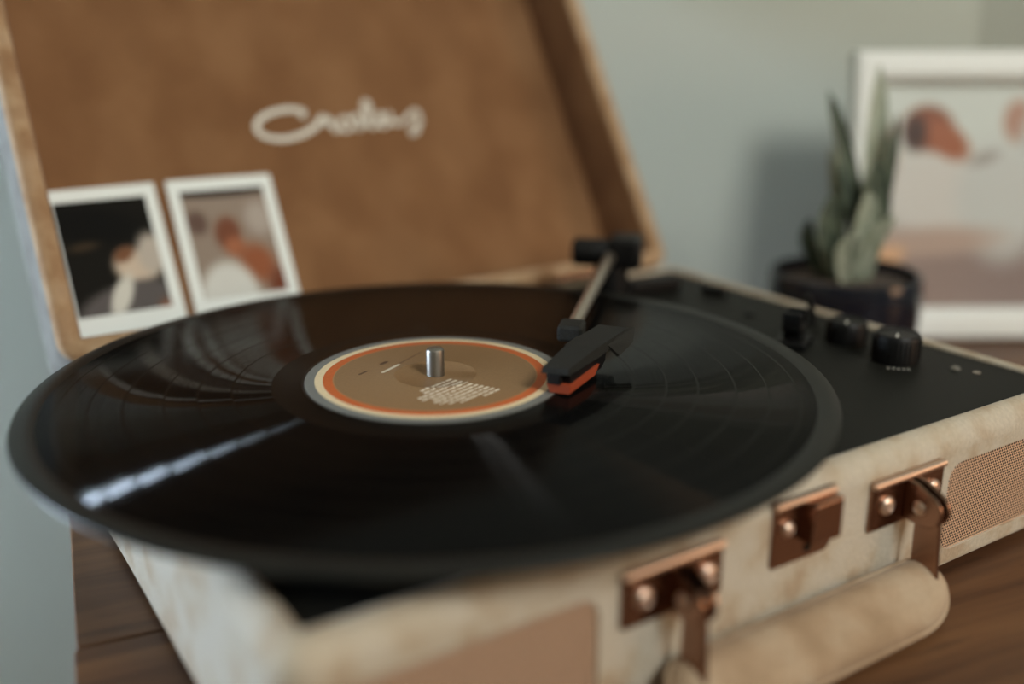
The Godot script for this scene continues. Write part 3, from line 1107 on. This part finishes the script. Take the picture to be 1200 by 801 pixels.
# ---------------------------------------------------------------- record
func vinyl_record() -> void:
	var o := root_at("vinyl_record", Vector3(0, 72.5, 0))
	tag(o, "black twelve inch vinyl record with a brown and orange centre label", "record")
	var w := 2048
	var slope := Image.create(w, 1, false, Image.FORMAT_RGB8)
	var g := RandomNumberGenerator.new()
	g.seed = 77
	for x in w:
		# groove walls that lean outwards; between them lies flat land
		var sl := 0.0
		if g.randf() < 0.4:
			sl = g.randf_range(1.62, 1.98)
		var nn := Vector3(sl, 0, 1).normalized()
		slope.set_pixel(x, 0, Color(nn.x * 0.5 + 0.5, 0.5, nn.z * 0.5 + 0.5))
	var m := plain(rgb(10, 10, 10), 0.09, 0.0, 0.135)
	m.normal_enabled = true
	m.normal_texture = ImageTexture.create_from_image(slope)
	m.texture_filter = BaseMaterial3D.TEXTURE_FILTER_NEAREST
	m.uv1_scale = Vector3(16, 1, 1)
	var smooth_wax := plain(rgb(13, 13, 12), 0.2, 0.0, 0.16)
	var edge_wax := plain(rgb(22, 22, 20), 0.38, 0.0, 0.33)
	# the disc itself, with the lead-in bead at its rim
	var mb := MB.new()
	lathe(mb, [Vector2(3.7, 72.6), Vector2(148.5, 72.7), Vector2(150.2, 73.3), Vector2(150.6, 73.9), Vector2(150.3, 74.4), Vector2(149.2, 74.75), Vector2(147.0, 75.0), Vector2(144.8, 75.0), Vector2(143.2, 74.8), Vector2(142.4, 74.68), Vector2(142.3, 74.4), Vector2(60.0, 74.4), Vector2(54, 74.4)], 256)
	lathe(mb, [Vector2(51, 75.0), Vector2(50, 75.0), Vector2(3.7, 75.0), Vector2(3.7, 72.6)], 256)
	var disc := part("disc", mb, edge_wax, o)
	var tracks := [62.0, 76.4, 88.7, 100.3, 114.1, 125.9, 136.8, 142.8]
	for i in tracks.size() - 1:
		mb = MB.new()
		lathe(mb, [Vector2(tracks[i + 1] - 0.35, 74.68), Vector2(tracks[i] + 0.35, 74.68)], 256)
		part("groove_band", mb, m, disc)
		if i < tracks.size() - 2:
			mb = MB.new()
			lathe(mb, [Vector2(tracks[i + 1] + 0.35, 74.68), Vector2(tracks[i + 1], 74.66), Vector2(tracks[i + 1] - 0.35, 74.68)], 256)
			part("track_gap", mb, smooth_wax, disc)
	mb = MB.new()
	lathe(mb, [Vector2(62.35, 74.68), Vector2(54, 74.68), Vector2(51, 75.0)], 192)
	part("run_out_ring", mb, smooth_wax, disc)
	var lm := plain(Color.WHITE, 0.5, 0.0, 0.35)
	lm.albedo_texture = label_print()
	mb = MB.new()
	lathe(mb, [Vector2(50.0, 75.0), Vector2(49.9, 75.14), Vector2(49.6, 75.2), Vector2(16.5, 75.2), Vector2(16.1, 75.5), Vector2(15.7, 75.5), Vector2(15.3, 75.2), Vector2(3.7, 75.2)], 128, Vector3.ZERO, Basis(), 50.0)
	part("centre_label", mb, lm, o, "brown paper label with orange and cream rings")


func label_print() -> ImageTexture:
	var n := 1024
	var im := Image.create(n, n, false, Image.FORMAT_RGB8)
	var f := FastNoiseLite.new()
	f.seed = 9
	f.frequency = 0.06
	for y in n:
		for x in n:
			var p := Vector2((x + 0.5) / n - 0.5, (y + 0.5) / n - 0.5) * 100.0
			var r := p.length()
			var c := rgb(140, 110, 78)
			if r > 46.2:
				c = rgb(118, 120, 118)
			elif r > 43.1:
				c = rgb(226, 206, 170)
			elif r > 39.4:
				c = rgb(196, 100, 52)
			elif r > 38.9:
				c = rgb(168, 124, 84)
			c = c * (1.0 + 0.05 * f.get_noise_2d(x, y))
			im.set_pixel(x, y, Color(clampf(c.r, 0, 1), clampf(c.g, 0, 1), clampf(c.b, 0, 1)))
	# lines of small print, too fine to read: each line starts on the slanting right edge and runs to the left
	var g := RandomNumberGenerator.new()
	g.seed = 12
	var dir := Vector2(-0.945, 0.327)
	for k in 10:
		var start := Vector2(2.3, 8.1).lerp(Vector2(11.6, 27.6), k / 9.0)
		var long: float = [17.0, 18.0, 24.0, 25.0, 22.0, 24.0, 24.0, 22.0, 19.0, 9.0][k]
		var at := 0.0
		while at < long:
			var word := g.randf_range(1.2, 3.4)
			var p := 0.0
			while p < word and at + p < long:
				var q := start + dir * (at + p)
				var tall := g.randf_range(0.55, 0.95)
				for i in 4:
					var z := q + Vector2(-dir.y, dir.x) * (tall * (i / 3.0 - 0.5)) * -1.0
					dab(im, z, 0.26, rgb(226, 214, 196))
				p += 0.46
			at += word + 0.75
	# a pale bar and dark specks of the label's printed mark
	for i in 40:
		dab(im, Vector2(-15.9, -13.5).lerp(Vector2(-6.6, -18.6), i / 39.0), 0.75, rgb(206, 194, 172))
	for i in 60:
		dab(im, Vector2(-5.0, -20.0).lerp(Vector2(8.5, -28.0), i / 59.0), 0.55, rgb(112, 82, 56))
	for i in 12:
		dab(im, Vector2(-11.8, -23.0).lerp(Vector2(-9.2, -24.4), i / 11.0), 0.9, rgb(84, 60, 42))
	for i in 14:
		dab(im, Vector2(-24.6, -16.2).lerp(Vector2(-21.0, -18.0), i / 13.0), 0.6, rgb(86, 62, 44))
	return ImageTexture.create_from_image(im)


func dab(im: Image, p: Vector2, r: float, c: Color) -> void:
	var n := im.get_width()
	var q := (p / 100.0 + Vector2(0.5, 0.5)) * n
	var k := r / 100.0 * n
	for y in range(int(q.y - k), int(q.y + k) + 2):
		for x in range(int(q.x - k), int(q.x + k) + 2):
			if Vector2(x + 0.5, y + 0.5).distance_to(q) <= k:
				im.set_pixel(x, y, c)


# ---------------------------------------------------------------- photos
func instant_photos() -> void:
	var ph := deg_to_rad(32.0)
	var T := Vector3(0, cos(ph), -sin(ph))
	var N := Vector3(0, sin(ph), cos(ph))
	var b := Basis(Vector3.RIGHT, T, N)
	var hinge := Vector3(0, TOP, CZ - HZ)
	var prints := [
		print_texture(160, 208, rgb(26, 25, 22), [
			[0.35, 0.22, 0.5, 0.2, 10, rgb(18, 18, 17), 0.4], [0.22, 0.4, 0.16, 0.05, -6, rgb(60, 50, 38), 0.7],
			[0.72, 0.62, 0.24, 0.2, 20, rgb(206, 190, 172), 0.3], [0.92, 0.52, 0.16, 0.24, 0, rgb(188, 180, 170), 0.4], [0.62, 0.5, 0.12, 0.08, -30, rgb(120, 84, 62), 0.5],
			[0.6, 0.98, 0.62, 0.3, -8, rgb(96, 92, 92), 0.2], [0.5, 0.86, 0.1, 0.26, 28, rgb(214, 214, 206), 0.35], [0.96, 1.1, 0.12, 0.2, 0, rgb(150, 96, 70), 0.5]]),
		print_texture(160, 208, rgb(150, 136, 124), [
			[0.5, 0.02, 0.7, 0.07, 0, rgb(58, 48, 44), 0.3], [0.12, 0.3, 0.12, 0.14, 0, rgb(104, 84, 76), 0.5], [0.86, 0.3, 0.16, 0.2, 0, rgb(176, 166, 158), 0.5],
			[0.45, 0.42, 0.15, 0.2, 8, rgb(120, 76, 58), 0.4], [0.5, 0.55, 0.12, 0.12, 0, rgb(166, 108, 80), 0.5], [0.72, 0.72, 0.2, 0.24, -20, rgb(150, 92, 64), 0.5],
			[0.32, 1.0, 0.34, 0.42, 6, rgb(214, 216, 212), 0.22], [0.94, 0.98, 0.14, 0.24, 0, rgb(116, 66, 48), 0.5]]),
	]
	var labels := ["instant photo print with a dark picture, nearer the left edge of the lid", "instant photo print with a lighter picture of seated people, right of the dark one"]
	for k in 2:
		var x: float = [-71.5, -8.2][k]
		var tilt: float = [0.006, -0.012][k]
		var pb := b * Basis(Vector3.BACK, tilt)
		var c := hinge - N * 42.2 + Vector3.RIGHT * x + T * 56.2
		var o := root_at("instant_photo", c - T * 44.0)
		tag(o, labels[k], "photo", "instant photos leaning in the lid")
		var mb := MB.new()
		prism(mb, rounded(29, 44.6, 1.2, Vector2.ZERO, 3), 0.5, 0.1, c, pb)
		part("photo_card", mb, M.paper_white, o)
		var m := plain(Color.WHITE, 0.7, 0.0, 0.2)
		m.albedo_texture = prints[k]
		mb = MB.new()
		prism(mb, rounded(23.0, 31.0, 0.3, Vector2(0, 6.5), 2), 0.12, 0.02, c + pb.z * 0.48, pb)
		part("picture", mb, m, o)


func photo_frame() -> void:
	var hr := Vector3(0.83975, 0, 0.54297)
	var hf := Vector3(0.54297, 0, -0.83975)
	var lean := deg_to_rad(10.0)
	var up := Vector3.UP * cos(lean) + hf * sin(lean)
	var nn := hr.cross(up)
	var b := Basis(hr, up, nn)
	var base := Vector3(366.7, 1.2, -101.7)
	var W := 236.0
	var H := 188.0
	var o := root_at("photo_frame", base + hr * W / 2)
	tag(o, "white framed photo of a couple standing on the table behind the plant", "photo frame")
	var bw := 21.0
	# four mitred bars with a rounded section
	var sec := [Vector2(0, -7), Vector2(0, 4.5), Vector2(0.8, 6.2), Vector2(2.4, 7.2), Vector2(13, 7.4), Vector2(16, 6.8), Vector2(18.5, 4.6), Vector2(20, 1.0), Vector2(bw, -1.5), Vector2(bw, -7)]
	var corners := [Vector2(0, 0), Vector2(W, 0), Vector2(W, H), Vector2(0, H)]
	var inward := [Vector2(1, 1), Vector2(-1, 1), Vector2(-1, -1), Vector2(1, -1)]
	for e in 4:
		var mb := MB.new()
		var f := (e + 1) % 4
		var dirv: Vector2 = (corners[f] - corners[e]).normalized()
		var inn := Vector2(-dirv.y, dirv.x)
		for i in sec.size():
			var p: Vector2 = sec[i]
			var q: Vector2 = sec[(i + 1) % sec.size()]
			var dv := q - p
			var n2 := Vector2(-dv.y, dv.x).normalized()
			var n3 := b * Vector3(inn.x * n2.x, inn.y * n2.x, n2.y)
			var pts := []
			for g in [[e, p], [f, p], [f, q], [e, q]]:
				var cc: Vector2 = corners[g[0]] + inward[g[0]] * g[1].x
				pts.append(base + b * Vector3(cc.x, cc.y, g[1].y))
			mb.quad(pts[0], pts[1], pts[2], pts[3], n3)
		part("frame_bar", mb, M.frame_white, o)
	var pm := plain(Color.WHITE, 0.4)
	pm.albedo_texture = print_texture(256, 200, rgb(206, 214, 210), [
		[0.25, 0.92, 0.42, 0.26, 0, rgb(150, 132, 126), 0.3], [0.75, 0.9, 0.4, 0.3, 0, rgb(140, 124, 120), 0.4],
		[0.02, 0.36, 0.05, 0.12, 0, rgb(176, 128, 108), 0.5], [0.23, 0.5, 0.22, 0.16, 14, rgb(208, 206, 202), 0.3], [0.42, 0.52, 0.14, 0.2, -10, rgb(198, 202, 200), 0.35],
		[0.18, 0.7, 0.24, 0.05, -4, rgb(182, 160, 148), 0.5], [0.05, 0.76, 0.06, 0.035, -16, rgb(214, 172, 136), 0.4],
		[0.17, 0.2, 0.085, 0.075, 20, rgb(134, 78, 54), 0.25], [0.23, 0.25, 0.09, 0.05, 38, rgb(160, 96, 66), 0.3], [0.125, 0.22, 0.04, 0.06, 0, rgb(72, 48, 42), 0.35],
		[0.47, 0.17, 0.05, 0.07, 0, rgb(176, 136, 118), 0.4], [0.58, 0.24, 0.1, 0.12, 0, rgb(190, 196, 196), 0.4], [0.36, 0.33, 0.05, 0.02, -20, rgb(160, 156, 152), 0.6], [0.7, 0.2, 0.06, 0.08, 0, rgb(120, 84, 66), 0.4]])
	var mb2 := MB.new()
	prism(mb2, PackedVector2Array([Vector2(bw - 2, bw - 2), Vector2(W - bw + 2, bw - 2), Vector2(W - bw + 2, H - bw + 2), Vector2(bw - 2, H - bw + 2)]), 0.6, 0.0, base + b * Vector3(0, 0, -3.6), b)
	part("picture", mb2, pm, o)
	mb2 = MB.new()
	rbox(mb2, base + b * Vector3(W / 2, H / 2, -5.6), Vector3(W - 12, H - 12, 2.4), 0.4, b, 1)
	part("back_board", mb2, M.card, o)
	# the strut at the back
	mb2 = MB.new()
	var top := base + b * Vector3(W / 2, 130, -8)
	var foot := base + hr * W / 2 + hf * 56.0
	foot.y = 0.8
	var sd := (top - foot).normalized()
	rbox(mb2, (top + foot) / 2, Vector3(34, (top - foot).length(), 2), 0.5, Basis(hr, sd, hr.cross(sd)), 1)
	part("strut", mb2, M.card, o)


func potted_plant() -> void:
	var c := Vector3(317, 0, -65)
	var o := root_at("potted_plant", c)
	tag(o, "small green succulent with upright leaves in a glossy dark blue pot", "plant")
	var mb := MB.new()
	lathe(mb, [Vector2(0, 0.4), Vector2(33, 0.4), Vector2(36, 1.4), Vector2(40.5, 14), Vector2(44.5, 32), Vector2(45.5, 48), Vector2(45, 58), Vector2(44, 61.4), Vector2(42.5, 62), Vector2(41, 61), Vector2(41, 50)], 64, c)
	part("pot", mb, M.pot, o)
	mb = MB.new()
	lathe(mb, [Vector2(41.2, 54), Vector2(30, 56), Vector2(12, 57.4), Vector2(0, 57.8)], 32, c)
	part("soil", mb, M.soil, o)
	var r := Vector3(0.83975, 0, 0.54297)       # to the right as one looks at it from the front
	var f := Vector3(-0.54297, 0, 0.83975)
	# [root right, root front, tip right, tip front, tip height, bend, width, pale]
	var leaves := [
		[10, -2, -17, -8, 167, 3, 11.0, 0], [10, -6, 14, -16, 181, 3, 14.0, 1], [6, 2, 11, 4, 130, 4, 18.0, 0], [-6, 4, -13, 10, 112, -5, 14.0, 0],
		[2, 8, 5, 14, 112, 2, 14.0, 1], [12, 0, 23, -4, 154, 2, 8.0, 0], [4, -8, 18, -18, 150, 2, 10.0, 1], [-10, -4, -22, -8, 92, -6, 10.0, 0], [10, 6, 20, 16, 98, -4, 11.0, 1], [-2, 12, -6, 24, 90, -3, 12.0, 1], [-2, -8, -10, -18, 134, 2, 9.0, 1],
	]
	for l in leaves:
		mb = MB.new()
		var a: Vector3 = c + r * l[0] + f * l[1] + Vector3.UP * 55
		var z: Vector3 = c + r * l[2] + f * l[3] + Vector3.UP * l[4]
		leaf(mb, a, z, r * l[5] + Vector3.UP * 4.0, l[6], f)
		part("leaf", mb, M.leaf_pale if l[7] == 1 else M.leaf_dark, o, "pale grey green leaf" if l[7] == 1 else "")


func leaf(mb: MB, a: Vector3, z: Vector3, bend: Vector3, width: float, front: Vector3) -> void:
	var n := 10
	var rows := []
	for i in n + 1:
		var t := float(i) / n
		var p := a.lerp(z, t) + bend * sin(t * PI)
		var d := (z - a).normalized()
		var s := d.cross(front).normalized()
		var u := s.cross(d).normalized()
		var w := width * 0.5 * (0.62 + 0.5 * sin(t * PI * 0.75)) * sqrt(maxf(1.0 - pow(t, 3.0), 0.0004))
		var row := []
		for k in 7:
			var q := (k - 3) / 3.0
			row.append([p + s * q * w + u * (q * q - 0.5) * w * 0.35, p + s * q * w + u * ((q * q - 0.5) * w * 0.35 - (1.0 - q * q) * 2.2 - 0.25), u, s])
		rows.append(row)
	for i in n:
		for k in 6:
			for side in 2:
				var P := []
				for q in [[i, k], [i + 1, k], [i + 1, k + 1], [i, k + 1]]:
					P.append(rows[q[0]][q[1]][side])
				var N := []
				for q in [[i, k], [i + 1, k], [i + 1, k + 1], [i, k + 1]]:
					var x: float = (q[1] - 3) / 3.0
					var u: Vector3 = rows[q[0]][q[1]][2]
					var s: Vector3 = rows[q[0]][q[1]][3]
					N.append((u - s * x * 0.6).normalized() if side == 0 else (-u + s * x * 0.8).normalized())
				mb.quadn(P[0], P[1], P[2], P[3], N[0], N[1], N[2], N[3], Vector2(k / 6.0, float(i) / n), Vector2(k / 6.0, float(i + 1) / n), Vector2((k + 1) / 6.0, float(i + 1) / n), Vector2((k + 1) / 6.0, float(i) / n))
	for i in n:
		for k in [0, 6]:
			var s: Vector3 = rows[i][k][3] * (1.0 if k == 6 else -1.0)
			mb.quad(rows[i][k][0], rows[i + 1][k][0], rows[i + 1][k][1], rows[i][k][1], s)
